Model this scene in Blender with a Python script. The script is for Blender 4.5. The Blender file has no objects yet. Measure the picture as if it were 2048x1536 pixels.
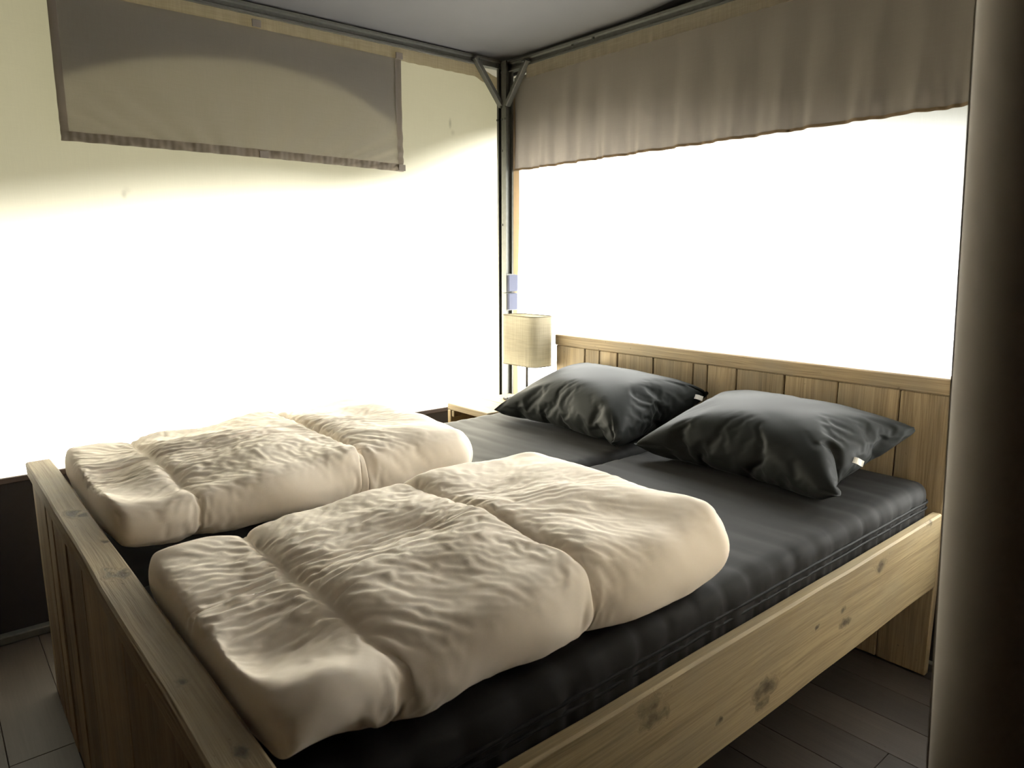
import bpy, bmesh, math, random
import numpy as np
from mathutils import Vector, Matrix, noise

sc = bpy.context.scene
C = sc.collection
PI = math.pi

# ------------------------------------------------------------------ camera
cam = bpy.data.objects.new('camera', bpy.data.cameras.new('camera'))
C.objects.link(cam)
cam.location = (0, 0, 1.28)
cam.rotation_euler = (math.radians(90 - 9.95), 0, math.radians(49.8))
cam.data.sensor_width = 36
cam.data.lens = 36 * 1414 / 2048
cam.data.clip_start = 0.02
cam.data.dof.use_dof = True
cam.data.dof.focus_distance = 2.3
cam.data.dof.aperture_fstop = 9.0
sc.camera = cam

# ------------------------------------------------------------------ sky and exposure
world = bpy.data.worlds.new('overcast_sky')
sc.world = world
world.use_nodes = True
bg = world.node_tree.nodes['Background']
bg.inputs['Color'].default_value = (0.98, 1.0, 0.99, 1)
bg.inputs['Strength'].default_value = .95
sun = bpy.data.objects.new('hazy_sun', bpy.data.lights.new('hazy_sun', 'SUN'))
C.objects.link(sun)
sun.data.energy = 98.0
sun.data.angle = math.radians(46)          # thin cloud: a broad soft sun
sun.data.color = (1.0, .97, .92)
sun.rotation_euler = Vector((1.0, -1.0, -1.414 * math.tan(math.radians(30)))).to_track_quat('-Z', 'Y').to_euler()
vs = sc.view_settings
vs.view_transform = 'Standard'
vs.look = 'None'
vs.exposure = 1.0
vs.gamma = 1.0
vs.use_curve_mapping = False

# ------------------------------------------------------------------ helpers
def world_of(o):
    m = o.matrix_basis.copy()
    if o.parent:
        m = world_of(o.parent) @ o.matrix_parent_inverse @ m
    return m

def attach(o, parent):
    if parent is not None:
        o.parent = parent
        o.matrix_parent_inverse = world_of(parent).inverted()
    return o

def tag(o, label=None, cat=None, group=None, kind=None):
    if label: o['label'] = label
    if cat: o['category'] = cat
    if group: o['group'] = group
    if kind: o['kind'] = kind
    return o

def empty(name, loc=(0, 0, 0)):
    o = bpy.data.objects.new(name, None)
    o.location = loc
    o.empty_display_size = 0.1
    C.objects.link(o)
    return o

def link_mesh(name, me, mat=None, parent=None, smooth=False):
    if mat is not None:
        me.materials.clear()
        me.materials.append(mat)
    if smooth:
        for p in me.polygons: p.use_smooth = True
    o = bpy.data.objects.new(name, me)
    C.objects.link(o)
    return attach(o, parent)

def from_bm(name, bm, mat=None, parent=None, smooth=False, recalc=True):
    if recalc: bmesh.ops.recalc_face_normals(bm, faces=bm.faces[:])
    me = bpy.data.meshes.new(name)
    bm.to_mesh(me)
    bm.free()
    return link_mesh(name, me, mat, parent, smooth)

def box_bm(size, bevel=0.002, segs=1):
    bm = bmesh.new()
    bmesh.ops.create_cube(bm, size=1.0)
    for v in bm.verts:
        v.co = Vector((v.co.x * size[0], v.co.y * size[1], v.co.z * size[2]))
    if bevel > 0:
        bmesh.ops.bevel(bm, geom=bm.edges[:], offset=min(bevel, min(size) * .3), segments=segs, profile=.5, affect='EDGES')
    return bm

def box(name, lo, hi, mat, parent=None, bevel=0.002, segs=1):
    lo, hi = Vector(lo), Vector(hi)
    o = from_bm(name, box_bm(hi - lo, bevel, segs), mat)
    o.location = (lo + hi) / 2
    return attach(o, parent)

ROT = {'x': (0, 0, 0), 'y': (0, 0, PI / 2), 'z': (0, -PI / 2, 0)}
rng = random.Random(4)

def plank(name, lo, hi, axis, mat, parent=None, bevel=0.003, wear=0.0015, cuts=6):
    """A sawn board: local X runs along the grain, edges slightly worn and uneven."""
    lo, hi = Vector(lo), Vector(hi)
    s = hi - lo
    if axis == 'x': size = Vector((s.x, s.y, s.z))
    elif axis == 'y': size = Vector((s.y, s.x, s.z))
    else: size = Vector((s.z, s.y, s.x))
    bm = box_bm(size, bevel)
    if cuts and wear:
        n = max(1, min(cuts, int(size.x / .12)))
        for k in range(1, n):
            x = -size.x / 2 + size.x * k / n
            bmesh.ops.bisect_plane(bm, geom=bm.verts[:] + bm.edges[:] + bm.faces[:], plane_co=(x, 0, 0), plane_no=(1, 0, 0))
        seed = rng.random() * 100
        for v in bm.verts:
            q = Vector((v.co.x * 5 + seed, v.co.y * 20, v.co.z * 20))
            d = noise.noise_vector(q) * wear
            v.co += Vector((0, d.y, d.z))
    o = from_bm(name, bm, mat)
    o.location = (lo + hi) / 2
    o.rotation_euler = ROT[axis]
    return attach(o, parent)

def tube_bm(pts, r, seg=10, closed=False, rfn=None):
    bm = bmesh.new()
    rings = []
    n = len(pts)
    pts = [Vector(p) for p in pts]
    for i, p in enumerate(pts):
        if closed: t = pts[(i + 1) % n] - pts[i - 1]
        else: t = pts[min(i + 1, n - 1)] - pts[max(i - 1, 0)]
        t.normalize()
        a = Vector((0, 0, 1)) if abs(t.z) < .9 else Vector((1, 0, 0))
        u = t.cross(a).normalized()
        w = t.cross(u).normalized()
        rr = rfn(i) if rfn else r
        rings.append([bm.verts.new(p + (u * math.cos(k * 2 * PI / seg) + w * math.sin(k * 2 * PI / seg)) * rr) for k in range(seg)])
    for i in range(n if closed else n - 1):
        A, B = rings[i], rings[(i + 1) % n]
        for k in range(seg):
            bm.faces.new((A[k], A[(k + 1) % seg], B[(k + 1) % seg], B[k]))
    if not closed:
        bm.faces.new(rings[0]); bm.faces.new(rings[-1])
    return bm

def grid_bm(nu, nv, fn):
    """fn(u, v) with u, v in 0..1 gives the point, or None to leave a hole."""
    bm = bmesh.new()
    V = {}
    for i in range(nu + 1):
        for j in range(nv + 1):
            p = fn(i / nu, j / nv)
            if p is not None: V[i, j] = bm.verts.new(p)
    for i in range(nu):
        for j in range(nv):
            ks = [(i, j), (i + 1, j), (i + 1, j + 1), (i, j + 1)]
            if all(k in V for k in ks): bm.faces.new([V[k] for k in ks])
    return bm

def extrude_profile(name, pts2, axis, a0, a1, mat, parent=None):
    """Closed outline pts2 pulled along an axis. axis z: pts are (x, y); y: (x, z); x: (y, z)."""
    bm = bmesh.new()
    def mk(p, a):
        if axis == 'z': return (p[0], p[1], a)
        if axis == 'y': return (p[0], a, p[1])
        return (a, p[0], p[1])
    A = [bm.verts.new(mk(p, a0)) for p in pts2]
    B = [bm.verts.new(mk(p, a1)) for p in pts2]
    n = len(pts2)
    for k in range(n): bm.faces.new((A[k], A[(k + 1) % n], B[(k + 1) % n], B[k]))
    bm.faces.new(A); bm.faces.new(B)
    return from_bm(name, bm, mat, parent)

# ------------------------------------------------------------------ materials
def new_mat(name):
    m = bpy.data.materials.new(name)
    m.use_nodes = True
    nt = m.node_tree
    return m, nt, nt.nodes['Principled BSDF'], nt.nodes['Material Output']

def N(nt, kind, **kw):
    n = nt.nodes.new(kind)
    for k, v in kw.items():
        if k in n.inputs: n.inputs[k].default_value = v
        else: setattr(n, k, v)
    return n

def ramp(nt, src, stops):
    r = nt.nodes.new('ShaderNodeValToRGB')
    el = r.color_ramp.elements
    while len(el) < len(stops): el.new(.5)
    for e, (p, c) in zip(el, stops):
        e.position = p
        e.color = (*c, 1) if len(c) == 3 else c
    nt.links.new(src, r.inputs['Fac'])
    return r

def math_node(nt, op, a, b=None, c=None, clamp=False):
    n = nt.nodes.new('ShaderNodeMath'); n.operation = op; n.use_clamp = clamp
    for i, x in enumerate((a, b, c)):
        if x is None: continue
        if isinstance(x, (int, float)): n.inputs[i].default_value = x
        else: nt.links.new(x, n.inputs[i])
    return n.outputs[0]

def mix_col(nt, fac, a, b, mode='MIX'):
    n = nt.nodes.new('ShaderNodeMix'); n.data_type = 'RGBA'; n.blend_type = mode
    for sock, x in ((n.inputs['Factor'], fac), (n.inputs[6], a), (n.inputs[7], b)):
        if isinstance(x, (int, float)): sock.default_value = x
        elif isinstance(x, tuple): sock.default_value = (*x, 1)
        else: nt.links.new(x, sock)
    return n.outputs[2]

def wood_mat(name, light, dark, grey, rough=.65, knots=(), knot_amount=.62, bump=.25, greyness=.5):
    """Weathered scaffold-board timber. Grain runs along local X; knots lists (x, y, z, radius) in local metres."""
    m, nt, b, out = new_mat(name)
    L = nt.links.new
    tc = N(nt, 'ShaderNodeTexCoord')
    info = N(nt, 'ShaderNodeObjectInfo')
    off = nt.nodes.new('ShaderNodeVectorMath'); off.operation = 'SCALE'; off.inputs[0].default_value = (37, 53, 71)
    L(info.outputs['Random'], off.inputs['Scale'])
    pos = nt.nodes.new('ShaderNodeVectorMath'); pos.operation = 'ADD'
    L(tc.outputs['Object'], pos.inputs[0]); L(off.outputs[0], pos.inputs[1])
    P = pos.outputs[0]
    def scaled(v, s):
        n = nt.nodes.new('ShaderNodeVectorMath'); n.operation = 'MULTIPLY'; n.inputs[1].default_value = s
        L(v, n.inputs[0]); return n.outputs[0]
    # scattered knots
    vor = N(nt, 'ShaderNodeTexVoronoi', Scale=1.0, Randomness=1.0)
    L(scaled(P, (3.2, 8.0, 8.0)), vor.inputs['Vector'])
    sep = nt.nodes.new('ShaderNodeSeparateColor'); L(vor.outputs['Color'], sep.inputs[0])
    exist = math_node(nt, 'GREATER_THAN', sep.outputs[0], knot_amount)
    km = nt.nodes.new('ShaderNodeMapRange'); km.interpolation_type = 'SMOOTHSTEP'
    km.inputs['From Min'].default_value = .30; km.inputs['From Max'].default_value = .05
    L(vor.outputs['Distance'], km.inputs['Value'])
    kmask = math_node(nt, 'MULTIPLY', km.outputs[0], exist)
    # the knots one sees on this very board
    for kx, ky, kz, r in knots:
        d = nt.nodes.new('ShaderNodeVectorMath'); d.operation = 'SUBTRACT'
        L(tc.outputs['Object'], d.inputs[0]); d.inputs[1].default_value = (kx, ky, kz)
        jn = nt.nodes.new('ShaderNodeTexNoise'); jn.inputs['Scale'].default_value = .55 / r; jn.inputs['Detail'].default_value = 3
        L(tc.outputs['Object'], jn.inputs['Vector'])
        ln = nt.nodes.new('ShaderNodeVectorMath'); ln.operation = 'LENGTH'
        L(scaled(d.outputs[0], (.55 / r, 1 / r, 1 / r)), ln.inputs[0])
        mr = nt.nodes.new('ShaderNodeMapRange'); mr.interpolation_type = 'SMOOTHSTEP'
        mr.inputs['From Min'].default_value = 1.0; mr.inputs['From Max'].default_value = .15
        L(math_node(nt, 'ADD', ln.outputs['Value'], math_node(nt, 'MULTIPLY_ADD', jn.outputs[0], 1.9, -.95)), mr.inputs['Value'])
        kmask = math_node(nt, 'MAXIMUM', kmask, mr.outputs[0])
    # grain pushed around the knots
    wn = N(nt, 'ShaderNodeTexNoise', Scale=1.0, Detail=2.0)
    L(scaled(P, (1.5, 6, 6)), wn.inputs['Vector'])
    warp = math_node(nt, 'MULTIPLY_ADD', kmask, .05, math_node(nt, 'MULTIPLY', wn.outputs[0], .035))
    cx = nt.nodes.new('ShaderNodeCombineXYZ')
    L(warp, cx.inputs[1]); L(warp, cx.inputs[2])
    gp = nt.nodes.new('ShaderNodeVectorMath'); gp.operation = 'ADD'
    L(P, gp.inputs[0]); L(cx.outputs[0], gp.inputs[1])
    broad = N(nt, 'ShaderNodeTexNoise', Scale=1.0, Detail=3.0, Roughness=.55)
    L(scaled(gp.outputs[0], (1.0, 34, 34)), broad.inputs['Vector'])
    fine = N(nt, 'ShaderNodeTexNoise', Scale=1.0, Detail=4.0, Roughness=.65)
    L(scaled(gp.outputs[0], (4.0, 190, 190)), fine.inputs['Vector'])
    blot = N(nt, 'ShaderNodeTexNoise', Scale=1.0, Detail=4.0, Roughness=.6)
    L(scaled(P, (5, 9, 9)), blot.inputs['Vector'])
    g = math_node(nt, 'ADD', math_node(nt, 'MULTIPLY', broad.outputs[0], .45), math_node(nt, 'MULTIPLY', fine.outputs[0], .55))
    base = ramp(nt, g, [(.36, dark), (.60, light)]).outputs[0]
    gm = nt.nodes.new('ShaderNodeMapRange'); gm.inputs['From Min'].default_value = .42; gm.inputs['From Max'].default_value = .68
    gm.inputs['To Max'].default_value = greyness
    L(blot.outputs[0], gm.inputs['Value'])
    colr = mix_col(nt, gm.outputs[0], base, grey)
    # each board has its own tone
    hv = nt.nodes.new('ShaderNodeHueSaturation')
    L(math_node(nt, 'MULTIPLY_ADD', info.outputs['Random'], .5, .72), hv.inputs['Value'])
    L(colr, hv.inputs['Color'])
    ring = N(nt, 'ShaderNodeTexNoise', Scale=1.0, Detail=3.0)
    L(scaled(P, (60, 130, 130)), ring.inputs['Vector'])
    kfac = math_node(nt, 'MULTIPLY', kmask, math_node(nt, 'MULTIPLY_ADD', ring.outputs[0], .9, .35), clamp=True)
    final = mix_col(nt, kfac, hv.outputs[0], tuple(c * .22 for c in dark))
    # small dents and nail marks
    dv = N(nt, 'ShaderNodeTexNoise', Scale=1.0, Detail=2.0)
    L(scaled(P, (55, 80, 80)), dv.inputs['Vector'])
    dm = nt.nodes.new('ShaderNodeMapRange'); dm.inputs['From Min'].default_value = .72; dm.inputs['From Max'].default_value = .80
    dm.inputs['To Max'].default_value = .55
    L(dv.outputs[0], dm.inputs['Value'])
    final = mix_col(nt, dm.outputs[0], final, tuple(c * .3 for c in dark))
    L(final, b.inputs['Base Color'])
    b.inputs['Roughness'].default_value = rough
    b.inputs['Specular IOR Level'].default_value = .3
    bp = N(nt, 'ShaderNodeBump', Strength=bump, Distance=.002)
    h = math_node(nt, 'SUBTRACT', math_node(nt, 'ADD', fine.outputs[0], broad.outputs[0]), math_node(nt, 'ADD', kmask, dm.outputs[0]))
    L(h, bp.inputs['Height']); L(bp.outputs[0], b.inputs['Normal'])
    return m

def canvas_mat(name, colour, trans, weave=.06, scale=420, translucency=.75, stain=.08, spots=()):
    """Woven tent cloth that lets daylight through."""
    m, nt, b, out = new_mat(name)
    L = nt.links.new
    nt.nodes.remove(b)
    tc = N(nt, 'ShaderNodeTexCoord')
    w1 = N(nt, 'ShaderNodeTexNoise', Scale=1.0, Detail=2.0)
    w2 = N(nt, 'ShaderNodeTexNoise', Scale=1.0, Detail=2.0)
    st = N(nt, 'ShaderNodeTexNoise', Scale=2.2, Detail=4.0, Roughness=.6)
    L(tc.outputs['Object'], st.inputs['Vector'])
    for nd, s in ((w1, (scale, scale, 9)), (w2, (11, 11, scale))):
        mu = nt.nodes.new('ShaderNodeVectorMath'); mu.operation = 'MULTIPLY'; mu.inputs[1].default_value = s
        L(tc.outputs['Object'], mu.inputs[0]); L(mu.outputs[0], nd.inputs['Vector'])
    wv = math_node(nt, 'ADD', math_node(nt, 'SUBTRACT', w1.outputs[0], .5), math_node(nt, 'SUBTRACT', w2.outputs[0], .5))
    f = math_node(nt, 'MULTIPLY_ADD', wv, weave, 1.0)
    f = math_node(nt, 'MULTIPLY_ADD', math_node(nt, 'SUBTRACT', st.outputs[0], .5), stain, f)
    for sx, sy, sz, ry, rz, k in spots:        # old smudges on the cloth
        sb = nt.nodes.new('ShaderNodeVectorMath'); sb.operation = 'SUBTRACT'; sb.inputs[1].default_value = (sx, sy, sz)
        L(tc.outputs['Object'], sb.inputs[0])
        sm = nt.nodes.new('ShaderNodeVectorMath'); sm.operation = 'MULTIPLY'; sm.inputs[1].default_value = (0, 1 / ry, 1 / rz)
        L(sb.outputs[0], sm.inputs[0])
        le = nt.nodes.new('ShaderNodeVectorMath'); le.operation = 'LENGTH'; L(sm.outputs[0], le.inputs[0])
        mr = nt.nodes.new('ShaderNodeMapRange'); mr.interpolation_type = 'SMOOTHSTEP'
        mr.inputs['From Min'].default_value = 1.0; mr.inputs['From Max'].default_value = 0.0; mr.inputs['To Max'].default_value = k
        L(le.outputs['Value'], mr.inputs['Value'])
        f = math_node(nt, 'SUBTRACT', f, mr.outputs[0])
    def tint(c):
        return mix_col(nt, 1.0, c, f, 'MULTIPLY')
    d = N(nt, 'ShaderNodeBsdfDiffuse'); L(tint(colour), d.inputs['Color'])
    t = N(nt, 'ShaderNodeBsdfTranslucent'); L(tint(trans), t.inputs['Color'])
    mx = nt.nodes.new('ShaderNodeMixShader'); mx.inputs[0].default_value = translucency
    L(d.outputs[0], mx.inputs[1]); L(t.outputs[0], mx.inputs[2])
    L(mx.outputs[0], out.inputs['Surface'])
    bp = N(nt, 'ShaderNodeBump', Strength=.12, Distance=.001)
    L(wv, bp.inputs['Height']); L(bp.outputs[0], d.inputs['Normal'])
    return m

def cloth_mat(name, colour, rough=.7, sheen=.0, spec=.3, weave=900, bump=.06, vary=.06):
    m, nt, b, out = new_mat(name)
    L = nt.links.new
    tc = N(nt, 'ShaderNodeTexCoord')
    n1 = N(nt, 'ShaderNodeTexNoise', Scale=float(weave), Detail=2.0)
    n2 = N(nt, 'ShaderNodeTexNoise', Scale=7.0, Detail=3.0)
    L(tc.outputs['Object'], n1.inputs['Vector']); L(tc.outputs['Object'], n2.inputs['Vector'])
    f = math_node(nt, 'MULTIPLY_ADD', math_node(nt, 'SUBTRACT', n2.outputs[0], .5), vary * 2, 1.0)
    L(mix_col(nt, 1.0, colour, f, 'MULTIPLY'), b.inputs['Base Color'])
    b.inputs['Roughness'].default_value = rough
    b.inputs['Specular IOR Level'].default_value = spec
    b.inputs['Sheen Weight'].default_value = sheen
    bp = N(nt, 'ShaderNodeBump', Strength=bump, Distance=.0006)
    L(n1.outputs[0], bp.inputs['Height']); L(bp.outputs[0], b.inputs['Normal'])
    return m

def plain_mat(name, colour, rough=.5, metal=0.0, noise_scale=40.0, vary=.1, spec=.5):
    m, nt, b, out = new_mat(name)
    L = nt.links.new
    tc = N(nt, 'ShaderNodeTexCoord')
    n2 = N(nt, 'ShaderNodeTexNoise', Scale=noise_scale, Detail=4.0)
    L(tc.outputs['Object'], n2.inputs['Vector'])
    f = math_node(nt, 'MULTIPLY_ADD', math_node(nt, 'SUBTRACT', n2.outputs[0], .5), vary * 2, 1.0)
    L(mix_col(nt, 1.0, colour, f, 'MULTIPLY'), b.inputs['Base Color'])
    b.inputs['Roughness'].default_value = rough
    b.inputs['Metallic'].default_value = metal
    b.inputs['Specular IOR Level'].default_value = spec
    return m

M = {}
XS = -2.83
WL, WD, WG = (.37, .28, .165), (.19, .137, .077), (.235, .20, .147)
M['wood'] = wood_mat('scaffold_wood', WL, WD, WG)
M['wood_rail'] = wood_mat('scaffold_wood_rail', (.36, .28, .155), (.19, .14, .075), (.245, .205, .135), knot_amount=.93,
                          knots=[(.052, -.015, -.041, .034), (.046, -.015, -.075, .020), (.60, -.015, .078, .026), (.418, -.015, -.019, .018), (-.326, -.015, .085, .030), (-.322, -.015, .055, .024), (.40, -.015, .02, .010), (.27, -.015, .02, .009), (.924, -.015, .112, .014), (-.115, -.015, -.041, .010)])
M['wood_cap'] = wood_mat('scaffold_wood_cap', (.36, .28, .16), (.20, .145, .08), (.27, .222, .15), knot_amount=.9, greyness=.8, bump=1.0,
                         knots=[(-.27, -.004, .021, .024), (-.245, .012, .021, .016), (.13, -.006, .021, .022), (.15, .012, .021, .016), (-.04, .018, .021, .010), (.58, -.005, .021, .011), (.77, .008, .021, .012)])
M['wood_pale'] = wood_mat('pale_pine', (.20, .15, .082), (.14, .10, .047), (.16, .12, .07), knot_amount=.86, greyness=.25)
M['floor'] = wood_mat('floor_laminate', (.046, .037, .029), (.034, .027, .021), (.04, .033, .027), rough=.55, knot_amount=.97, bump=.08, greyness=.4)
M['canvas_cream'] = canvas_mat('cream_canvas', (.22, .205, .165), (.82, .79, .66), spots=[(XS, 2.020, 1.91, .012, .035, .35), (XS, 2.035, 1.87, .018, .02, .15), (XS, .610, 1.505, .014, .022, .25), (XS, .455, 1.70, .02, .02, .15), (XS, .62, 1.52, .02, .02, .1)])
M['canvas_white'] = canvas_mat('white_canvas', (.25, .25, .24), (.66, .68, .68))
M['blind'] = canvas_mat('taupe_blind_cloth', (.20, .19, .175), (.54, .50, .44), weave=.1, scale=600, translucency=.65)
M['flap'] = canvas_mat('outer_flap_cloth', (.30, .28, .27), (.30, .285, .29))
M['hem'] = canvas_mat('taupe_hem', (.33, .29, .25), (.30, .26, .23))
M['valance'] = canvas_mat('taupe_valance', (.22, .195, .165), (.14, .12, .10), weave=.08, stain=.05, translucency=.5)
M['strip'] = canvas_mat('beige_strip', (.42, .37, .28), (.42, .36, .26), weave=.3, scale=220)
M['edge_strip'] = canvas_mat('tan_strip', (.34, .25, .16), (.13, .09, .05))
M['ceiling'] = cloth_mat('grey_lining', (.085, .083, .084), rough=.9, weave=500)
M['roof'] = canvas_mat('outer_fly', (.13, .122, .095), (.014, .013, .010), translucency=.5)
M['skirt'] = cloth_mat('black_vinyl', (.014, .012, .014), rough=.55, spec=.4, weave=300)
M['skirt_edge'] = cloth_mat('dark_binding', (.06, .045, .04), rough=.7)
M['tab'] = cloth_mat('tab_cloth', (.13, .11, .09), rough=.8)
M['zinc'] = plain_mat('galvanised_steel', (.085, .085, .074), rough=.5, metal=.25, noise_scale=60, vary=.25)
M['bolt'] = plain_mat('dark_bolt', (.06, .06, .055), rough=.5, metal=.6)
M['satin'] = cloth_mat('charcoal_satin', (.013, .0145, .014), rough=.52, spec=.06, sheen=.02, weave=700, bump=.04, vary=.08)
M['satin_mattress'] = cloth_mat('charcoal_cover', (.018, .018, .018), rough=.65, spec=.06, sheen=.02, weave=700, bump=.04, vary=.08)
M['piping'] = cloth_mat('black_piping', (.007, .007, .007), rough=.6, spec=.1)
M['duvet'] = cloth_mat('cream_cotton', (.87, .775, .655), rough=.85, spec=.15, sheen=.1, weave=800, bump=.08, vary=.04)
M['tag'] = cloth_mat('white_tag', (.75, .74, .70), rough=.8)
M['shade'] = canvas_mat('linen_shade', (.25, .225, .17), (.15, .13, .085), weave=.5, scale=330, translucency=.5)
M['chrome'] = plain_mat('brushed_nickel', (.06, .056, .05), rough=.45, metal=.3, vary=.05)
M['black'] = plain_mat('black_plastic', (.015, .015, .015), rough=.4)
M['box_grey'] = plain_mat('pale_grey_plastic', (.10, .104, .10), rough=.6, vary=.04)
M['box_blue'] = plain_mat('blue_grey_plastic', (.009, .012, .040), rough=.6, vary=.04)
M['partition'] = cloth_mat('partition_cloth', (.21, .185, .155), rough=.9, weave=400)
M['inner_wall'] = cloth_mat('pale_inner_cloth', (.66, .60, .52), rough=.95, weave=400)
M['brown_wall'] = cloth_mat('brown_lining', (.16, .12, .08), rough=.95, weave=400)
M['grass'] = plain_mat('grass_ground', (.030, .030, .023), rough=1.0, noise_scale=3.0, vary=.4, spec=0.0)

# ------------------------------------------------------------------ the setting
XW, YW = -2.83, 2.352          # inner faces of the two canvas walls
XR, YF = -0.235, -0.28         # partition beside the bed, wall behind the camera
# ground outside
g = box('ground', (-300, -300, -.30), (300, 300, -.16), M['grass'], bevel=0)
tag(g, 'grass outside the tent', kind='structure')
# floor of separate boards
fl = box('floor', (XW - .02, -1.6, -.15), (2.4, YW + .02, -.012), M['brown_wall'], bevel=0)
tag(fl, 'dull wood laminate floor under the bed', kind='structure')
r2 = random.Random(8)
y = -1.57
row = 0
while y < YW:
    y1 = min(y + .148, YW + .01)
    x = XW - .01 - r2.random() * .9
    while x < 2.35:
        x1 = x + 1.22
        a, b_ = max(x, XW - .005), min(x1, 2.36)
        if b_ - a > .03:
            plank('floor_plank', (a + .0006, y + .0006, -.012), (b_ - .0006, y1 - .0006, 0), 'x', M['floor'], fl, bevel=.0012, wear=0)
        x = x1
    y = y1 + .0
    row += 1

# left wall: cream canvas, faintly bowed, with a small gap at the corner head
def left_wall(u, v):
    y = -.06 + u * (YW + .06)
    zt = 2.165 - max(0, y - 2.13) * .32
    z = .02 + v * (zt - .02)
    bow = .010 * math.sin(PI * v) * math.sin(y * 1.9 + .7) + .004 * noise.noise(Vector((y * 3.2, z * 1.7, 3)))
    return (XW - .004 + bow, y, z)
wl = from_bm('wall_left', grid_bm(80, 60, left_wall), M['canvas_cream'], smooth=True)
tag(wl, 'cream canvas tent wall glowing with daylight beside the bed', kind='structure')
def skirt(name, p0, p1, nrm, z1, parent):
    p0, p1, nrm = Vector(p0), Vector(p1), Vector(nrm)
    Ls = (p1 - p0).length
    def f(u, v):
        q = p0.lerp(p1, u)
        w = .004 * noise.noise(Vector((u * Ls * 4, v * 1.5, 7)))
        return (q.x + nrm.x * w, q.y + nrm.y * w, .02 + v * (z1 - .02))
    return from_bm(name, grid_bm(80, 8, f), M['skirt'], parent, True)
skirt('skirt', (XW + .016, -.06, 0), (XW + .016, YW - .03, 0), (1, 0, 0), .565, wl)
box('skirt_binding', (XW + .012, -.06, .548), (XW + .026, YW - .03, .568), M['skirt_edge'], wl, bevel=.002)
box('floor_rail', (XW + .006, -.06, 0), (XW + .05, YW - .03, .028), M['zinc'], wl, bevel=.003)
# gathered beige strip under the left eave beam
def strip_left(u, v):
    y = -.06 + u * 2.335
    z = 2.128 + v * .055 - max(0, y - 2.13) * .30
    return (XW + .034 + .003 * math.sin(y * 95 + 3 * noise.noise(Vector((y * 7, 0, 0)))) * (1 - v * .6), y, z + .002 * noise.noise(Vector((y * 30, v, 0))))
from_bm('header_strip', grid_bm(280, 4, strip_left), M['strip'], wl, True)
# back wall: white canvas behind the headboard
def back_wall(u, v):
    x = XW + u * (XR + .04 - XW)
    z = .02 + v * 2.13
    pk = math.exp(-((x + 2.66) / .12) ** 2)
    w = .004 * noise.noise(Vector((x * 2.2, z * 1.2, 5))) + .006 * pk * math.sin(x * 70 + z * 9)
    return (x, YW + .004 + w, z)
wb = from_bm('wall_back', grid_bm(160, 50, back_wall), M['canvas_white'], smooth=True)
tag(wb, 'white canvas tent wall lit by daylight behind the headboard', kind='structure')
skirt('skirt', (XW + .03, YW - .010, 0), (XR, YW - .010, 0), (0, -1, 0), .565, wb)
box('floor_rail', (XW + .06, YW - .03, 0), (XR - .002, YW + .008, .028), M['zinc'], wb, bevel=.003)  # added on this side to close the light leak under the canvas
def strip_back(u, v):
    x = -2.60 + u * (XR + 2.56)
    z = 2.108 + v * .055
    return (x, 2.286 + .003 * math.sin(x * 95 + 3 * noise.noise(Vector((x * 7, 0, 4)))) * (1 - v * .6), z + .002 * noise.noise(Vector((x * 30, v, 0))))
from_bm('header_strip', grid_bm(360, 4, strip_back), M['strip'], wb, True)
def edge_strip(u, v):
    z = .55 + v * 1.52
    x = -2.742 + u * (.040 + .008 * math.sin(z * 5)) 
    return (x, 2.325 - .012 * math.sin(PI * u), z)
from_bm('edge_strip', grid_bm(6, 60, edge_strip), M['edge_strip'], wb, True)

# partition at the bed's open side, and the walls of the dim space behind the camera
wr = box('wall_right', (XR, .93, 0), (XR + .03, YW, 2.75), M['inner_wall'], bevel=.004)
tag(wr, 'cloth partition wall at the right of the bed', kind='structure')
wf = box('wall_blocker', (XW - .02, -1.62, 0), (XW + .01, -.062, 2.75), M['brown_wall'], bevel=.004)  # added out of view, opaque so the foreground stays dark
tag(wf, 'added unseen brown cloth wall past the foot of the bed, keeping light out', kind='structure')
we = box('wall_far', (2.36, -1.6, 0), (2.4, YW, 2.95), M['brown_wall'], bevel=.004)
tag(we, 'brown cloth wall of the next room', kind='structure')
wn_ = box('wall_near', (XW, -1.62, 0), (2.4, -1.58, 2.95), M['brown_wall'], bevel=.004)
tag(wn_, 'brown cloth wall at the back of the next room', kind='structure')
wk = box('wall_side', (XR + .03, YW - .03, 0), (2.4, YW, 2.95), M['brown_wall'], bevel=.004)
tag(wk, 'brown cloth end wall of the next room', kind='structure')

# ceiling lining sagging up from the two eave beams
def ceil_z(x, y):
    a, b = max(0, x + 2.80), max(0, 2.31 - y)
    h = 1 / (1 / (a * .22 + 1e-4) + 1 / (b * .22 + 1e-4)) if a > 0 and b > 0 else 0
    lift = .05 * max(0, min(1, (x + 2.0) / .6)) * math.exp(-b / .05)
    return 2.222 + h * 1.25 + lift - .012 * math.exp(-((a - .3) ** 2 + (b - .3) ** 2) / .05)
def ceil_fn(u, v):
    x = -2.80 + (u ** 1.3) * 5.2; y = 2.31 - (v ** 1.3) * 3.92
    return (x, y, ceil_z(x, y))
ce = from_bm('ceiling', grid_bm(70, 70, ceil_fn), M['ceiling'], smooth=True)
tag(ce, 'grey cloth ceiling lining stretched between the eave beams', kind='structure')
tr = box('gap_shade_1', (-2.79, 2.326, 2.15), (XR, 2.338, 2.62), M['skirt'], bevel=.002)  # black strip standing in for the shaded gap, blocks light above the beam
tag(tr, 'dark strip standing in for the shaded gap between ceiling lining and right eave beam', kind='structure')
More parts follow.
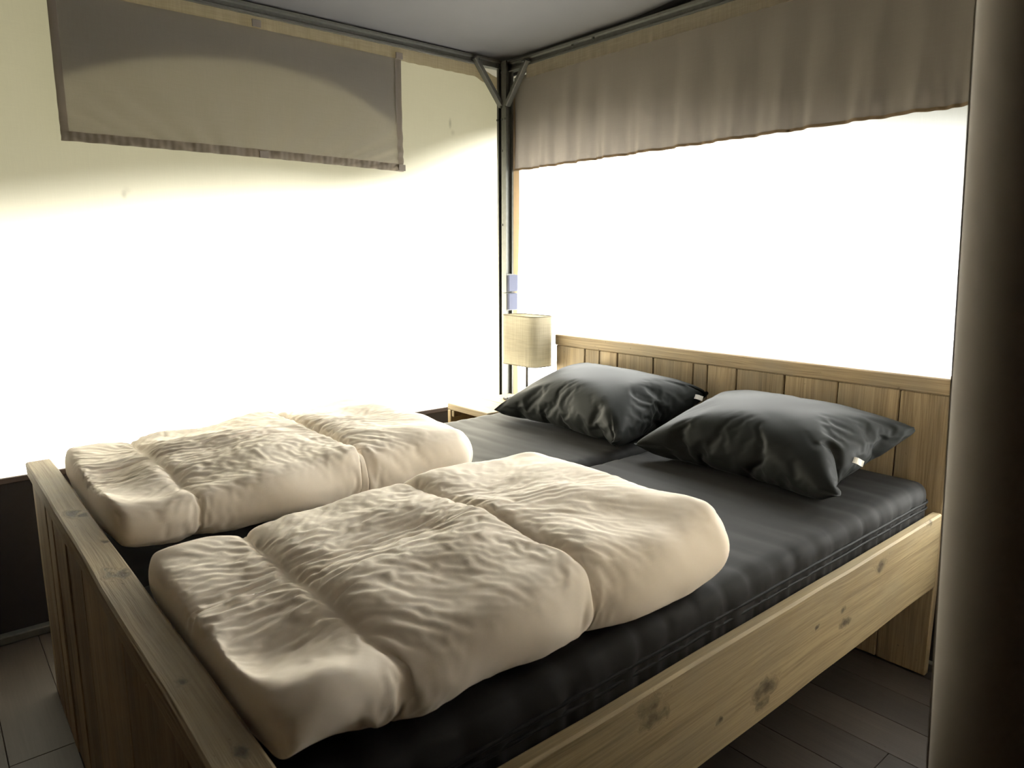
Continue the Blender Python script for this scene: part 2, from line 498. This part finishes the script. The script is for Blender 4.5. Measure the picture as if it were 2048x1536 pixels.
# outer fly sheet with unseen eaves, widened away from the corner to shade walls
def roof_fn(u, v):
    x = -5.9 + u * 8.6; y = 4.4 - v * 6.3
    ox = -2.83 - (1.34 + 1.5 * max(0, min(1, (2.2 - y) / 2.0)))
    oy = 2.352 + (.72 + 1.05 * max(0, min(1, (x + 2.7) / 1.9)))
    x = max(x, ox); y = min(y, oy)
    a, b = x + 2.83, 2.352 - y
    z = 2.27 + .30 * max(-9, min(a, b)) if min(a, b) < 0 else 2.27 + .42 * (a * b / (a + b + .3))
    return (x, y, z + .02)
rf = from_bm('roof', grid_bm(60, 60, roof_fn), M['roof'], smooth=True)
tag(rf, 'outer roof sheet of the tent, eaves shaped to shade the walls', kind='structure')

# ------------------------------------------------------------------ tent frame
fr = empty('tent_frame', (-2.76, 2.29, 0))
tag(fr, 'galvanised steel tent frame with corner post and two diagonal braces', 'frame')
def channel_outline(cx, cy, w, d, lip=.012, t=.004):
    # two-lipped C channel open towards the room
    return [(cx - w, cy + d), (cx - w, cy - d), (cx - w + lip, cy - d), (cx - w + lip, cy - d + t), (cx - w + t, cy - d + t), (cx - w + t, cy + d - t),
            (cx + w - t, cy + d - t), (cx + w - t, cy - d + t), (cx + w - lip, cy - d + t), (cx + w - lip, cy - d), (cx + w, cy - d), (cx + w, cy + d)]
extrude_profile('corner_post', channel_outline(-2.768, 2.285, .023, .022), 'z', 0, 2.205, M['zinc'], fr)
extrude_profile('corner_post', [(-2.745, 2.262), (-2.722, 2.262), (-2.722, 2.272), (-2.739, 2.272), (-2.739, 2.30), (-2.722, 2.30), (-2.722, 2.31), (-2.745, 2.31)], 'z', 0, 2.205, M['zinc'], fr)
box('post_core', (-2.757, 2.268, 0), (-2.743, 2.300, 2.19), M['bolt'], fr, bevel=.001)
# eave beams
extrude_profile('eave_beam', [(-2.812, 2.180), (-2.778, 2.180), (-2.778, 2.187), (-2.788, 2.191), (-2.788, 2.205), (-2.778, 2.209), (-2.778, 2.218), (-2.812, 2.218)], 'y', -1.57, 2.30, M['zinc'], fr)
extrude_profile('eave_beam', [(2.322, 2.162), (2.284, 2.162), (2.284, 2.170), (2.294, 2.174), (2.294, 2.190), (2.284, 2.194), (2.284, 2.204), (2.322, 2.204)], 'x', -2.79, XR - .002, M['zinc'], fr)
def brace(p0, p1):
    p0, p1 = Vector(p0), Vector(p1)
    d = p1 - p0
    o = from_bm('brace', box_bm((d.length, .030, .022), .003), M['zinc'])
    o.rotation_euler = d.to_track_quat('X', 'Z').to_euler()
    o.location = (p0 + p1) / 2
    return attach(o, fr)
brace((-2.772, 2.115, 2.205), (-2.765, 2.272, 2.005))
brace((-2.585, 2.278, 2.185), (-2.728, 2.274, 2.005))
def bolt(p, axis):
    bm = bmesh.new()
    bmesh.ops.create_cone(bm, cap_ends=True, segments=8, radius1=.0065, radius2=.005, depth=.006)
    o = from_bm('bolt', bm, M['bolt'])
    o.location = p
    o.rotation_euler = Vector(axis).to_track_quat('Z', 'Y').to_euler()
    return attach(o, fr)
for p, a in [((-2.758, 2.13, 2.195), (1, 0, 0)), ((-2.60, 2.262, 2.178), (0, -1, 0)), ((-2.755, 2.258, 2.0), (0, -1, 0)), ((-2.722, 2.262, 2.0), (1, -1, 0)),
             ((-2.785, 2.261, 1.945), (0, -1, 0)), ((-2.752, 2.262, 1.945), (0, -1, 0)), ((-2.728, 2.262, 1.945), (0, -1, 0)), ((-2.75, 2.262, 1.80), (0, -1, 0)), ((-2.75, 2.262, 1.45), (0, -1, 0)),
             ((-2.30, 2.282, 2.185), (0, -1, 0)), ((-2.18, 2.282, 2.188), (0, -1, 0))]:
    bolt(p, a)

# ------------------------------------------------------------------ blind on the left wall
bl = empty('window_blind', (XW + .04, 1.08, 1.66))
tag(bl, 'taupe cloth window blind with dark hem hung on the cream wall', 'blind')
BY0, BY1, BZ0, BZ1 = .432, 1.728, 1.664, 2.132
def blind_x(y, z):
    v = (z - BZ0) / (BZ1 - BZ0)
    w = .006 * math.sin(y * 9 + 2.4 * v) * v * (1 - v) * 4 * .6
    fan = math.sin((y - 1.05) * 26 / (0.35 + v)) * .0045 * max(0, .8 - v) ** 1
    puck = .0018 * math.sin(y * 120 + 4 * noise.noise(Vector((y * 8, 0, 0)))) * math.exp(-v / .07)
    return XW + .040 + w + fan + puck
def blind_fn(u, v):
    y = BY0 + u * (BY1 - BY0)
    z = BZ0 + v * (BZ1 - BZ0) + .004 * math.sin(PI * u)
    return (blind_x(y, z), y, z)
from_bm('blind_cloth', grid_bm(260, 40, blind_fn), M['blind'], bl, True)
# arched sheet added behind the blind, casting the outer flap's dark silhouette
arch = [(.36, 1.83), (.45, 1.865), (.569, 1.915), (.727, 1.965), (.896, 1.998), (1.078, 2.015), (1.235, 2.008), (1.381, 1.985),
        (1.491, 1.955), (1.607, 1.905), (1.66, 1.875), (1.722, 1.862), (1.80, 1.86)]
def arch_z(y):
    for (a, za), (b, zb) in zip(arch, arch[1:]):
        if y <= b:
            t = max(0, (y - a) / (b - a)); t2 = t
            return za + (zb - za) * t2
    return arch[-1][1]
def arch_s(y): return (arch_z(y - .035) + 2 * arch_z(y) + arch_z(y + .035)) / 4
def flap(u, v):
    y = BY0 + .006 + u * (BY1 - BY0 - .012)
    z = arch_s(y) + v * (2.128 - arch_s(y))
    return (blind_x(y, z) - .014, y, z)
from_bm('lining', grid_bm(120, 10, flap), M['flap'], bl, True)

def hem(name, y0, y1, z0, z1, nu, nv):
    def f(u, v):
        y = y0 + u * (y1 - y0); z = z0 + v * (z1 - z0)
        zz = z + .004 * math.sin(PI * (y - BY0) / (BY1 - BY0))
        return (blind_x(y, z) + .004 + .0012 * math.sin(y * 260), y, zz)
    return from_bm(name, grid_bm(nu, nv, f), M['hem'], bl, True)
hem('hem', BY0, BY1, BZ0, BZ0 + .031, 300, 3)
hem('hem', BY0, BY0 + .024, BZ0 + .031, BZ1, 3, 40)
hem('hem', BY1 - .030, BY1, BZ0 + .031, BZ1, 3, 40)
for yy, zz in ((1.10, 2.138), (1.10, 1.667), (BY1 - .012, 2.130), (BY1 - .012, 1.667)):
    box('fastening_tab', (XW + .047, yy - .017, zz), (XW + .052, yy + .017, zz + .026), M['tab'], bl, bevel=.001)

# ------------------------------------------------------------------ valance on the back wall
va = empty('valance', (-1.5, 2.30, 1.70))
tag(va, 'taupe cloth valance hanging in soft folds above the white wall', 'valance')
VX0, VX1 = -2.722, XR - .01
def val_y(x, z):
    v = (z - 1.70) / .43
    p = x * 38 + 2.2 * noise.noise(Vector((x * 2.3, z * .8, 0))) * 2
    lean = (1 - v) * .25
    big = .019 * math.sin(p + lean * 4) * (.35 + .65 * (1 - v)) * (.55 + .45 * noise.noise(Vector((x * 3, 1, 1))))
    small = .0060 * math.sin(x * 105 + 5 * noise.noise(Vector((x * 6, 0, 2)))) * math.exp(-v / .22)
    return 2.313 + big * (.4 + .6 * (1 - v)) + small
def val_fn(u, v):
    x = VX0 + u * (VX1 - VX0)
    z = 1.704 + v * .43
    return (x, val_y(x, z), z)
from_bm('valance_cloth', grid_bm(420, 30, val_fn), M['valance'], va, True)
def val_hem(u, v):
    x = VX0 + u * (VX1 - VX0)
    z = 1.704 + v * .010
    return (x, val_y(x, z) - .003, z)
from_bm('hem', grid_bm(420, 2, val_hem), M['edge_strip'], va, True)

# ------------------------------------------------------------------ socket boxes on the corner post
def socket(z0, label):
    s = empty('socket_box', (-2.71, 2.268, z0))
    tag(s, label, 'socket', 'sockets on the corner post')
    box('body', (-2.7215, 2.234, z0), (-2.684, 2.300, z0 + .086), M['box_grey'], s, bevel=.004, segs=2)
    lid = box('lid', (-2.686, 2.238, z0 + .003), (-2.673, 2.298, z0 + .083), M['box_blue'], s, bevel=.007, segs=3)
    box('hinge', (-2.700, 2.246, z0 + .0835), (-2.690, 2.290, z0 + .0875), M['box_grey'], s, bevel=.001)
socket(1.125, 'upper grey socket box with blue lid on the corner post')
socket(1.035, 'lower grey socket box with blue lid, just above the lamp shade')

# ------------------------------------------------------------------ bed
BX0, BX1 = -2.376, -.705
bed = empty('bed', (-1.54, 1.25, 0))
tag(bed, 'double bed of weathered scaffold planks with high headboard and footboard', 'bed')
hb_edges = [-2.376, -2.189, -2.10, -1.997, -1.806, -1.611, -1.545, -1.421, -1.234, -1.049, -.856, BX1]
for a, b_ in zip(hb_edges, hb_edges[1:]):
    dy = rng.uniform(-.002, .002)
    plank('headboard_plank', (a + .0018, 2.277 + dy, 0.004), (b_ - .0018, 2.305, .889), 'z', M['wood'], bed)
plank('headboard_cap', (-2.378, 2.270, .890), (BX1 + .004, 2.340, .940), 'x', M['wood'], bed, bevel=.004)
box('headboard_light_stop', (-2.36, 2.3055, .05), (-.72, 2.3105, .888), M['wood'], bed, bevel=.001)  # added panel, stops wall light leaking through the plank joints
plank('headboard_batten', (-2.33, 2.311, .60), (-.75, 2.332, .72), 'x', M['wood'], bed)
fb_edges = [-2.372, -2.30, -2.18, -2.095, -2.0, -1.90, -1.80, -1.615, -1.43, -1.24, -1.05, -.87, BX1]
for a, b_ in zip(fb_edges, fb_edges[1:]):
    dy = rng.uniform(-.003, .003)
    plank('footboard_plank', (a + .0012, .203 + dy, 0.004), (b_ - .0012, .232, .672), 'z', M['wood'], bed)
plank('footboard_cap', (-2.374, .196, .673), (BX1 + .004, .258, .715), 'x', M['wood_cap'], bed, bevel=.004, wear=.003, cuts=14)
plank('side_rail', (BX1 - .030, .233, .300), (BX1, 2.276, .535), 'y', M['wood_rail'], bed, bevel=.005, wear=.002, cuts=14)
plank('side_rail', (BX0 + .001, .233, .300), (BX0 + .030, 2.276, .535), 'y', M['wood'], bed)
for k in range(10):
    yy = .34 + k * .205
    plank('slat', (BX0 + .031, yy, .462), (BX1 - .031, yy + .09, .480), 'x', M['wood_pale'], bed, wear=0)

# ------------------------------------------------------------------ mattresses
MZ0, MZ1 = .481, .630
def mattress(x0, x1, label, seed):
    y0, y1 = .262, 2.268
    W, Lm, T = x1 - x0, y1 - y0, MZ1 - MZ0
    root = empty('mattress', ((x0 + x1) / 2, (y0 + y1) / 2, MZ0))
    tag(root, label, 'mattress', 'charcoal mattresses side by side on the bed')
    nx, ny, nz = 44, 190, 8
    bm = bmesh.new(); V = {}
    r = .040
    cx_, cy_, cz_ = (x0 + x1) / 2, (y0 + y1) / 2, (MZ0 + MZ1) / 2
    def vert(i, j, k):
        if (i, j, k) in V: return V[i, j, k]
        # denser towards the edges
        e = lambda t: t * 2 - 1
        def dens(t):
            s = e(t); return math.copysign(1 - (1 - abs(s)) ** 1.35, s)
        p = Vector((dens(i / nx) * W / 2, e(j / ny) * Lm / 2, e(k / nz) * T / 2))
        c = Vector((max(-(W / 2 - r), min(W / 2 - r, p.x)), max(-(Lm / 2 - r), min(Lm / 2 - r, p.y)), max(-(T / 2 - r), min(T / 2 - r, p.z))))
        d = p - c
        n = d.normalized() if d.length > 1e-6 else Vector((0, 0, 1))
        q = c + n * r if d.length > 1e-6 else p
        Y = q.y + cy_
        edge = min(W / 2 - abs(p.x), .4)
        near = math.exp(-edge / .16)
        wob = noise.noise(Vector((q.x * 2.5, Y * 3, seed))) * .03
        ch = abs(math.sin(PI * (Y + wob) / .092))
        out = (ch ** .55 - 1) * (.0010 + .0026 * near)
        out += .0035 * noise.noise(Vector((q.x * 4, Y * 4, seed + 2))) + .0022 * noise.noise(Vector((q.x * 9, Y * 26, seed + 5))) * (.25 + near)
        zz = (q.z + T / 2) / T
        if near > .6: out += .0025 * math.sin(Y * 150 + 6 * noise.noise(Vector((Y * 9, seed, 0)))) * math.exp(-((zz - .42) / .2) ** 2)
        if zz < .05: out = 0
        if zz > .5: out += .004 * (1 - min(1, edge / .3)) * 0
        q = q + n * out
        q.z = min(max(q.z, -T / 2), T / 2 + .004)
        V[i, j, k] = bm.verts.new((q.x + cx_, q.y + cy_, q.z + cz_)); return V[i, j, k]
    F = lambda *ks: bm.faces.new([vert(*k) for k in ks])
    for i in range(nx):
        for j in range(ny):
            F((i, j, nz), (i + 1, j, nz), (i + 1, j + 1, nz), (i, j + 1, nz)); F((i, j, 0), (i, j + 1, 0), (i + 1, j + 1, 0), (i + 1, j, 0))
    for i in range(nx):
        for k in range(nz):
            F((i, 0, k), (i + 1, 0, k), (i + 1, 0, k + 1), (i, 0, k + 1)); F((i, ny, k), (i, ny, k + 1), (i + 1, ny, k + 1), (i + 1, ny, k))
    for j in range(ny):
        for k in range(nz):
            F((0, j, k), (0, j, k + 1), (0, j + 1, k + 1), (0, j + 1, k)); F((nx, j, k), (nx, j + 1, k), (nx, j + 1, k + 1), (nx, j, k + 1))
    from_bm('cover', bm, M['satin_mattress'], root, True)
    for zp, rr in ((.572, .0045), (.553, .004)):
        pts = []
        R = .036
        for cxs, cys, a0 in ((x1 - R, y1 - R, 0), (x0 + R, y1 - R, 90), (x0 + R, y0 + R, 180), (x1 - R, y0 + R, 270)):
            for s in range(7):
                a = math.radians(a0 + s * 15)
                pts.append(Vector((cxs + (R - .001) * math.cos(a), cys + (R - .001) * math.sin(a), zp)))
        dense = []
        for p, q in zip(pts, pts[1:] + pts[:1]):
            n = max(1, int((q - p).length / .03))
            for s in range(n):
                t = p.lerp(q, s / n)
                t.z += .002 * noise.noise(Vector((t.x * 12, t.y * 12, zp * 40)))
                dense.append(t)
        from_bm('piping', tube_bm(dense, rr, 6, True), M['piping'], root, True)
mattress(-2.344, -1.549, 'charcoal mattress on the far side of the bed, beside the nightstand', 11)
mattress(-1.533, -.738, 'charcoal mattress on the near side of the bed, against the front rail', 29)

# ------------------------------------------------------------------ soft things: pillows and folded duvets, sewn and inflated as cloth
def sim_all(jobs, frames):
    mods = []
    for ob, kw in jobs:
        md = ob.modifiers.new('cloth', 'CLOTH'); s = md.settings
        s.quality = 4; s.mass = .3; s.air_damping = 2
        s.tension_stiffness = s.compression_stiffness = 15; s.shear_stiffness = 5; s.bending_stiffness = kw.get('bend', .05)
        s.tension_damping = s.compression_damping = s.shear_damping = 5; s.bending_damping = .5
        s.use_pressure = True; s.uniform_pressure_force = kw['pressure']
        s.shrink_min = kw.get('grow', 0)
        if 'seam' in kw:
            s.vertex_group_shrink = 'seam'; s.shrink_max = kw['seam']
        s.effector_weights.gravity = 0
        md.collision_settings.use_collision = False
        md.collision_settings.use_self_collision = False
        if 'fill' in kw:
            s.use_internal_springs = True; s.internal_spring_max_length = .32
            s.internal_tension_stiffness = s.internal_compression_stiffness = kw['fill']
            s.internal_spring_max_diversion = math.radians(25); s.internal_friction = .5
        md.point_cache.frame_start = 1; md.point_cache.frame_end = frames + 1
        mods.append((ob, md))
    for f in range(1, frames + 1): sc.frame_set(f)
    dg = bpy.context.evaluated_depsgraph_get()
    for ob, md in mods:
        me = bpy.data.meshes.new_from_object(ob.evaluated_get(dg))
        ob.modifiers.remove(md)
        ob.data = me
        ob.vertex_groups.clear()
    sc.frame_set(1)

def pillow_raw(name, nx, ny, W, D, seed):
    bm = bmesh.new(); top = {}; bot = {}
    for i in range(nx + 1):
        for j in range(ny + 1):
            x = (i / nx - .5) * W; y = (j / ny - .5) * D
            e = min(i, nx - i) / nx * min(j, ny - j) / ny
            h = .03 * min(1, e * 8)
            n = noise.noise(Vector((x * 9, y * 9, seed))) * .008
            top[i, j] = bm.verts.new((x, y, h + (n if e > 0 else 0)))
            bot[i, j] = top[i, j] if e == 0 else bm.verts.new((x, y, -h + n))
    for i in range(nx):
        for j in range(ny):
            bm.faces.new((top[i, j], top[i + 1, j], top[i + 1, j + 1], top[i, j + 1]))
            bm.faces.new((bot[i, j], bot[i, j + 1], bot[i + 1, j + 1], bot[i + 1, j]))
    return from_bm(name, bm, None, recalc=False)

def duvet_raw(name, W, L, tf, n, seams, seed):
    nx = round(W / n); ny = round(L / n); nz = 7
    bm = bmesh.new(); V = {}
    def vert(i, j, k):
        if (i, j, k) in V: return V[i, j, k]
        u = i / nx * 2 - 1; v = j / ny * 2 - 1; w = k / nz * 2 - 1
        y = v * L / 2; T = tf(y); r = T / 2
        p = Vector((u * W / 2, y, w * r))
        c = Vector((max(-(W / 2 - r), min(W / 2 - r, p.x)), max(-(L / 2 - r), min(L / 2 - r, p.y)), 0))
        d = p - c
        q = c + d.normalized() * r if (abs(d.x) > 1e-9 or abs(d.y) > 1e-9) else p
        for s, kk in seams:
            dd = (y - s - kk * q.x) / .028
            q.z *= 1 - .06 * math.exp(-dd * dd)
        q.z += noise.noise(Vector((q.x * 6, q.y * 6, seed))) * .020 + .35 * noise.noise(Vector((q.x * 22, q.y * 22, seed + 9 + q.z * 10))) * .006
        q.x += noise.noise(Vector((q.y * 5, q.z * 8, seed + 4))) * .018
        q.y += noise.noise(Vector((q.x * 6, q.z * 8, seed + 7))) * .014 * abs(v) ** 3
        q.x *= 1 - .06 * abs(v) ** 6            # corners pulled in by the fold
        q.y *= 1 - .05 * abs(u) ** 5
        V[i, j, k] = bm.verts.new(q); return V[i, j, k]
    F = lambda *ks: bm.faces.new([vert(*k) for k in ks])
    for i in range(nx):
        for j in range(ny):
            F((i, j, nz), (i + 1, j, nz), (i + 1, j + 1, nz), (i, j + 1, nz)); F((i, j, 0), (i, j + 1, 0), (i + 1, j + 1, 0), (i + 1, j, 0))
    for i in range(nx):
        for k in range(nz):
            F((i, 0, k), (i + 1, 0, k), (i + 1, 0, k + 1), (i, 0, k + 1)); F((i, ny, k), (i, ny, k + 1), (i + 1, ny, k + 1), (i + 1, ny, k))
    for j in range(ny):
        for k in range(nz):
            F((0, j, k), (0, j, k + 1), (0, j + 1, k + 1), (0, j + 1, k)); F((nx, j, k), (nx, j + 1, k), (nx, j + 1, k + 1), (nx, j, k + 1))
    ob = from_bm(name, bm, None, recalc=False)
    vg = ob.vertex_groups.new(name='seam')
    for v in ob.data.vertices:
        for s, k in seams:
            if abs(v.co.y - s - k * v.co.x) < n * .8:
                top = v.co.z > .03 and abs(v.co.x) < W / 2 - .05
                vg.add([v.index], 1.0 if top else .25, 'REPLACE')
    return ob

DL = 1.03
def tf_near(y): return .068 + .078 * max(0, min(1, (y + .50) / .62))
def tf_far(y): return .080 + .066 * max(0, min(1, (y + .50) / .62))
p1 = pillow_raw('pillow', 84, 66, .76, .56, 1.0)
p2 = pillow_raw('pillow', 80, 66, .72, .56, 8.0)
d1 = duvet_raw('duvet', .66, DL, tf_near, .0088, [(-.30, .0), (.085, .0)], 3)
d2 = duvet_raw('duvet', .715, DL, tf_far, .0088, [(-.31, .0), (.13, .0)], 6)
def seam_index(ob, W, y):
    return min((v for v in ob.data.vertices if abs(v.co.x - W / 2) < 1e-5), key=lambda v: abs(v.co.y - y)).index
tag1, tag2 = seam_index(p1, .76, .20), seam_index(p2, .72, -.02)
sim_all([(p1, dict(pressure=4, grow=-.03)), (p2, dict(pressure=4, grow=-.03)),
         (d1, dict(pressure=2.4, grow=-.055, seam=.22, fill=.10, bend=.045)), (d2, dict(pressure=2.4, grow=-.055, seam=.22, fill=.10, bend=.045))], 26)

def lay_flat(ob, dome, hw, hl):
    """Take the overall curl out of a stuffed shape so that it lies on the bed, and let its middle rise a little."""
    me = ob.data
    P = np.array([v.co[:] for v in me.vertices])
    x, y, z = P.T
    A = np.stack([np.ones_like(x), x, y, x * x, x * y, y * y, x ** 4, y ** 4, x * x * y, x * y * y], 1)
    c = np.linalg.lstsq(A, z, rcond=None)[0]
    z2 = z - A @ c
    up = np.clip(z2 / .05, 0, 1)
    z2 = z2 + dome * up * np.clip(1 - (x / hw) ** 2, 0, 1) * np.clip(1 - (np.abs(y) / hl) ** 3, 0, 1)
    for v, q in zip(me.vertices, z2): v.co.z = float(q)

def settle(ob, mat, loc, rot, floor_z, sink=0.0, back_y=None, front_y=None, scale=(1, 1, 1)):
    """Put the sewn shape in place; what would sink into the bed is pressed flat on it."""
    Mx = Matrix.Translation(loc) @ Matrix.Rotation(rot[2], 4, 'Z') @ Matrix.Rotation(rot[0], 4, 'X') @ Matrix.Rotation(rot[1], 4, 'Y') @ Matrix.Diagonal((*scale, 1))
    me = ob.data
    for v in me.vertices: v.co = Mx @ v.co
    zmin = min(v.co.z for v in me.vertices)
    dz = floor_z - zmin - sink
    for v in me.vertices:
        v.co.z += dz
        if v.co.z < floor_z + .02:
            t = floor_z + .02 - v.co.z
            v.co.z = floor_z + .02 * math.exp(-t / .02)
        if back_y is not None and v.co.y > back_y - .01:
            t = v.co.y - back_y + .01
            v.co.y = back_y - .01 * math.exp(-t / .01)
        if front_y is not None and v.co.y < front_y + .045:
            t = front_y + .045 - v.co.y
            v.co.y = front_y + .045 * math.exp(-t / .045)
    base = Vector((loc[0], loc[1], floor_z))
    for v in me.vertices: v.co -= base
    ob.location = base
    me.materials.clear(); me.materials.append(mat)
    for p in me.polygons: p.use_smooth = True
    md = ob.modifiers.new('smooth', 'SUBSURF'); md.levels = 1; md.render_levels = 1
    return ob

R = math.radians
TOPZ = MZ1 + .004
settle(p1, M['satin'], (-1.865, 2.02, .74), (R(14), 0, R(-3)), TOPZ, sink=.035, back_y=2.270, scale=(1, 1, .72))
tag(p1, 'charcoal satin pillow nearest the lamp, leaning on the headboard', 'pillow', 'pillows against the headboard')
settle(p2, M['satin'], (-1.125, 2.00, .74), (R(12), 0, R(-2)), TOPZ, sink=.035, back_y=2.270, scale=(1, 1, .72))
tag(p2, 'charcoal satin pillow farthest from the lamp, on the near mattress', 'pillow', 'pillows against the headboard')
lay_flat(d1, .018, .33, .52)
lay_flat(d2, .018, .36, .52)
settle(d1, M['duvet'], (-1.065, .735, .72), (0, 0, R(0)), TOPZ, sink=.020, front_y=.263)
tag(d1, 'cream quilted duvet folded on the near mattress', 'duvet', 'folded duvets at the foot of the bed')
settle(d2, M['duvet'], (-1.935, .74, .72), (0, 0, R(0)), TOPZ, sink=.020, front_y=.263)
tag(d2, 'cream quilted duvet folded on the far mattress, by the cream wall', 'duvet', 'folded duvets at the foot of the bed')

def care_tag(pillow, p, rot):
    bm = grid_bm(6, 4, lambda u, v: ((u - .5) * .03, (v - .5) * .018, .003 * math.sin(u * 5)))
    o = from_bm('care_tag', bm, M['tag'])
    o.location = p; o.rotation_euler = rot
    md = o.modifiers.new('thick', 'SOLIDIFY'); md.thickness = .001
    return attach(o, pillow)

care_tag(p1, p1.location + p1.data.vertices[tag1].co + Vector((.010, -.004, -.002)), (R(60), R(10), R(25)))
care_tag(p2, p2.location + p2.data.vertices[tag2].co + Vector((.010, -.002, -.002)), (R(60), R(20), R(35)))

# ------------------------------------------------------------------ nightstand
ns = empty('nightstand', (-2.54, 2.07, 0))
tag(ns, 'pale pine open nightstand in the corner beside the headboard', 'nightstand')
NX0, NX1, NY0, NY1, NZ = -2.698, -2.392, 1.880, 2.262, .615
plank('top', (NX0, NY0, NZ - .030), (NX1, NY0 + .19, NZ), 'x', M['wood_pale'], ns)
plank('top', (NX0, NY0 + .191, NZ - .030), (NX1, NY1, NZ), 'x', M['wood_pale'], ns)
plank('side_panel', (NX0, NY0, 0.002), (NX0 + .026, NY1, NZ - .031), 'z', M['wood_pale'], ns)
plank('side_panel', (NX1 - .026, NY0, 0.002), (NX1, NY1, NZ - .031), 'z', M['wood_pale'], ns)
plank('back_panel', (NX0 + .027, NY1 - .022, 0.10), (NX1 - .027, NY1, NZ - .032), 'x', M['wood'], ns)
plank('shelf', (NX0 + .027, NY0 + .01, .24), (NX1 - .027, NY1 - .023, .265), 'x', M['wood_pale'], ns)
plank('bracket', (NX0 + .027, NY0 + .004, NZ - .062), (NX0 + .047, NY0 + .05, NZ - .032), 'x', M['wood_pale'], ns, wear=0)

# ------------------------------------------------------------------ table lamp
LX, LY = -2.51, 2.215
lamp = empty('table_lamp', (LX, LY, NZ))
tag(lamp, 'table lamp with cream linen shade on the nightstand', 'lamp')
box('base', (LX - .075, LY - .045, NZ + .001), (LX + .075, LY + .045, NZ + .014), M['chrome'], lamp, bevel=.005, segs=2)
from_bm('pole', tube_bm([(LX, LY, NZ + .012), (LX, LY, NZ + .36)], .007, 12), M['chrome'], lamp, True)
def shade_ring(w, d, rc, z, n=9):
    pts = []
    for sx, sy, a0 in ((1, 1, 0), (-1, 1, 90), (-1, -1, 180), (1, -1, 270)):
        for s in range(n):
            a = R(a0 + 90 * s / (n - 1))
            pts.append(Vector((LX + sx * (w - rc) + rc * math.cos(a), LY + sy * (d - rc) + rc * math.sin(a), z)))
    return pts
def shade_bm(z0, z1, w, d, rc, th=.0):
    bm = bmesh.new(); rows = []
    for k in range(9):
        z = z0 + (z1 - z0) * k / 8
        rows.append([bm.verts.new(p) for p in shade_ring(w, d, rc, z)])
    n = len(rows[0])
    for A, B in zip(rows, rows[1:]):
        for i in range(n): bm.faces.new((A[i], A[(i + 1) % n], B[(i + 1) % n], B[i]))
    return bm
SZ0, SZ1 = .790, 1.022
sh = from_bm('lamp_shade', shade_bm(SZ0, SZ1, .122, .068, .040), M['shade'], lamp, True)
for z in (SZ0, SZ1):
    from_bm('rim', tube_bm(shade_ring(.122, .068, .040, z), .0022, 6, True), M['shade'], sh, True)
from_bm('shade_spider', tube_bm([(LX - .12, LY, SZ1 - .02), (LX, LY, SZ1 - .035), (LX + .12, LY, SZ1 - .02)], .002, 6), M['chrome'], lamp)
bm = bmesh.new(); bmesh.ops.create_uvsphere(bm, u_segments=14, v_segments=10, radius=.028)
for v in bm.verts: v.co.z *= 1.25
bulb = from_bm('bulb', bm, M['tag'], lamp, True); bulb.matrix_world = Matrix.Translation((0, 0, 0)); 
bulb.parent = None; bulb.matrix_basis = Matrix.Translation((LX, LY, .935)); attach(bulb, lamp)
cord = [(LX - .05, LY + .02, NZ + .008), (LX - .085, LY - .03, NZ + .006), (LX - .075, LY - .065, NZ + .006), (LX - .05, LY - .075, NZ + .008)]
from_bm('cord', tube_bm(cord, .003, 6), M['black'], lamp, True)
box('cord_switch', (LX - .085, LY - .082, NZ + .001), (LX - .050, LY - .066, NZ + .014), M['black'], lamp, bevel=.004, segs=2)

# ------------------------------------------------------------------ rolled door flap at the right, close to the camera
df = empty('door_flap', (-.21, .90, 0))
tag(df, 'greyish canvas door flap gathered upright in the right foreground', 'door flap')
def edge_x(z): return -.2357 - .0398 * z
def flap_surface(u, v):
    z = .02 + v * 2.55
    a = math.radians(200 - u * 215)
    w, d = .062, .055
    cx_ = edge_x(z) + w; cy_ = .90
    rr = 1 + .03 * noise.noise(Vector((u * 3, z * 1.4, 6)))
    return (cx_ + w * math.cos(a) * rr, cy_ - d * math.sin(a) * rr, z)
fo = from_bm('flap_cloth', grid_bm(40, 40, flap_surface), M['partition'], df, True)
md = fo.modifiers.new('thick', 'SOLIDIFY'); md.thickness = .003; md.offset = -1
def flap_hem(u, v):
    z = .02 + v * 2.55
    a = math.radians(196 - u * 26)
    w, d = .0645, .0575
    cx_ = edge_x(z) + .062
    return (cx_ + w * math.cos(a), .90 - d * math.sin(a), z)
ho = from_bm('hem', grid_bm(8, 30, flap_hem), M['partition'], df, True)
md = ho.modifiers.new('thick', 'SOLIDIFY'); md.thickness = .002; md.offset = -1
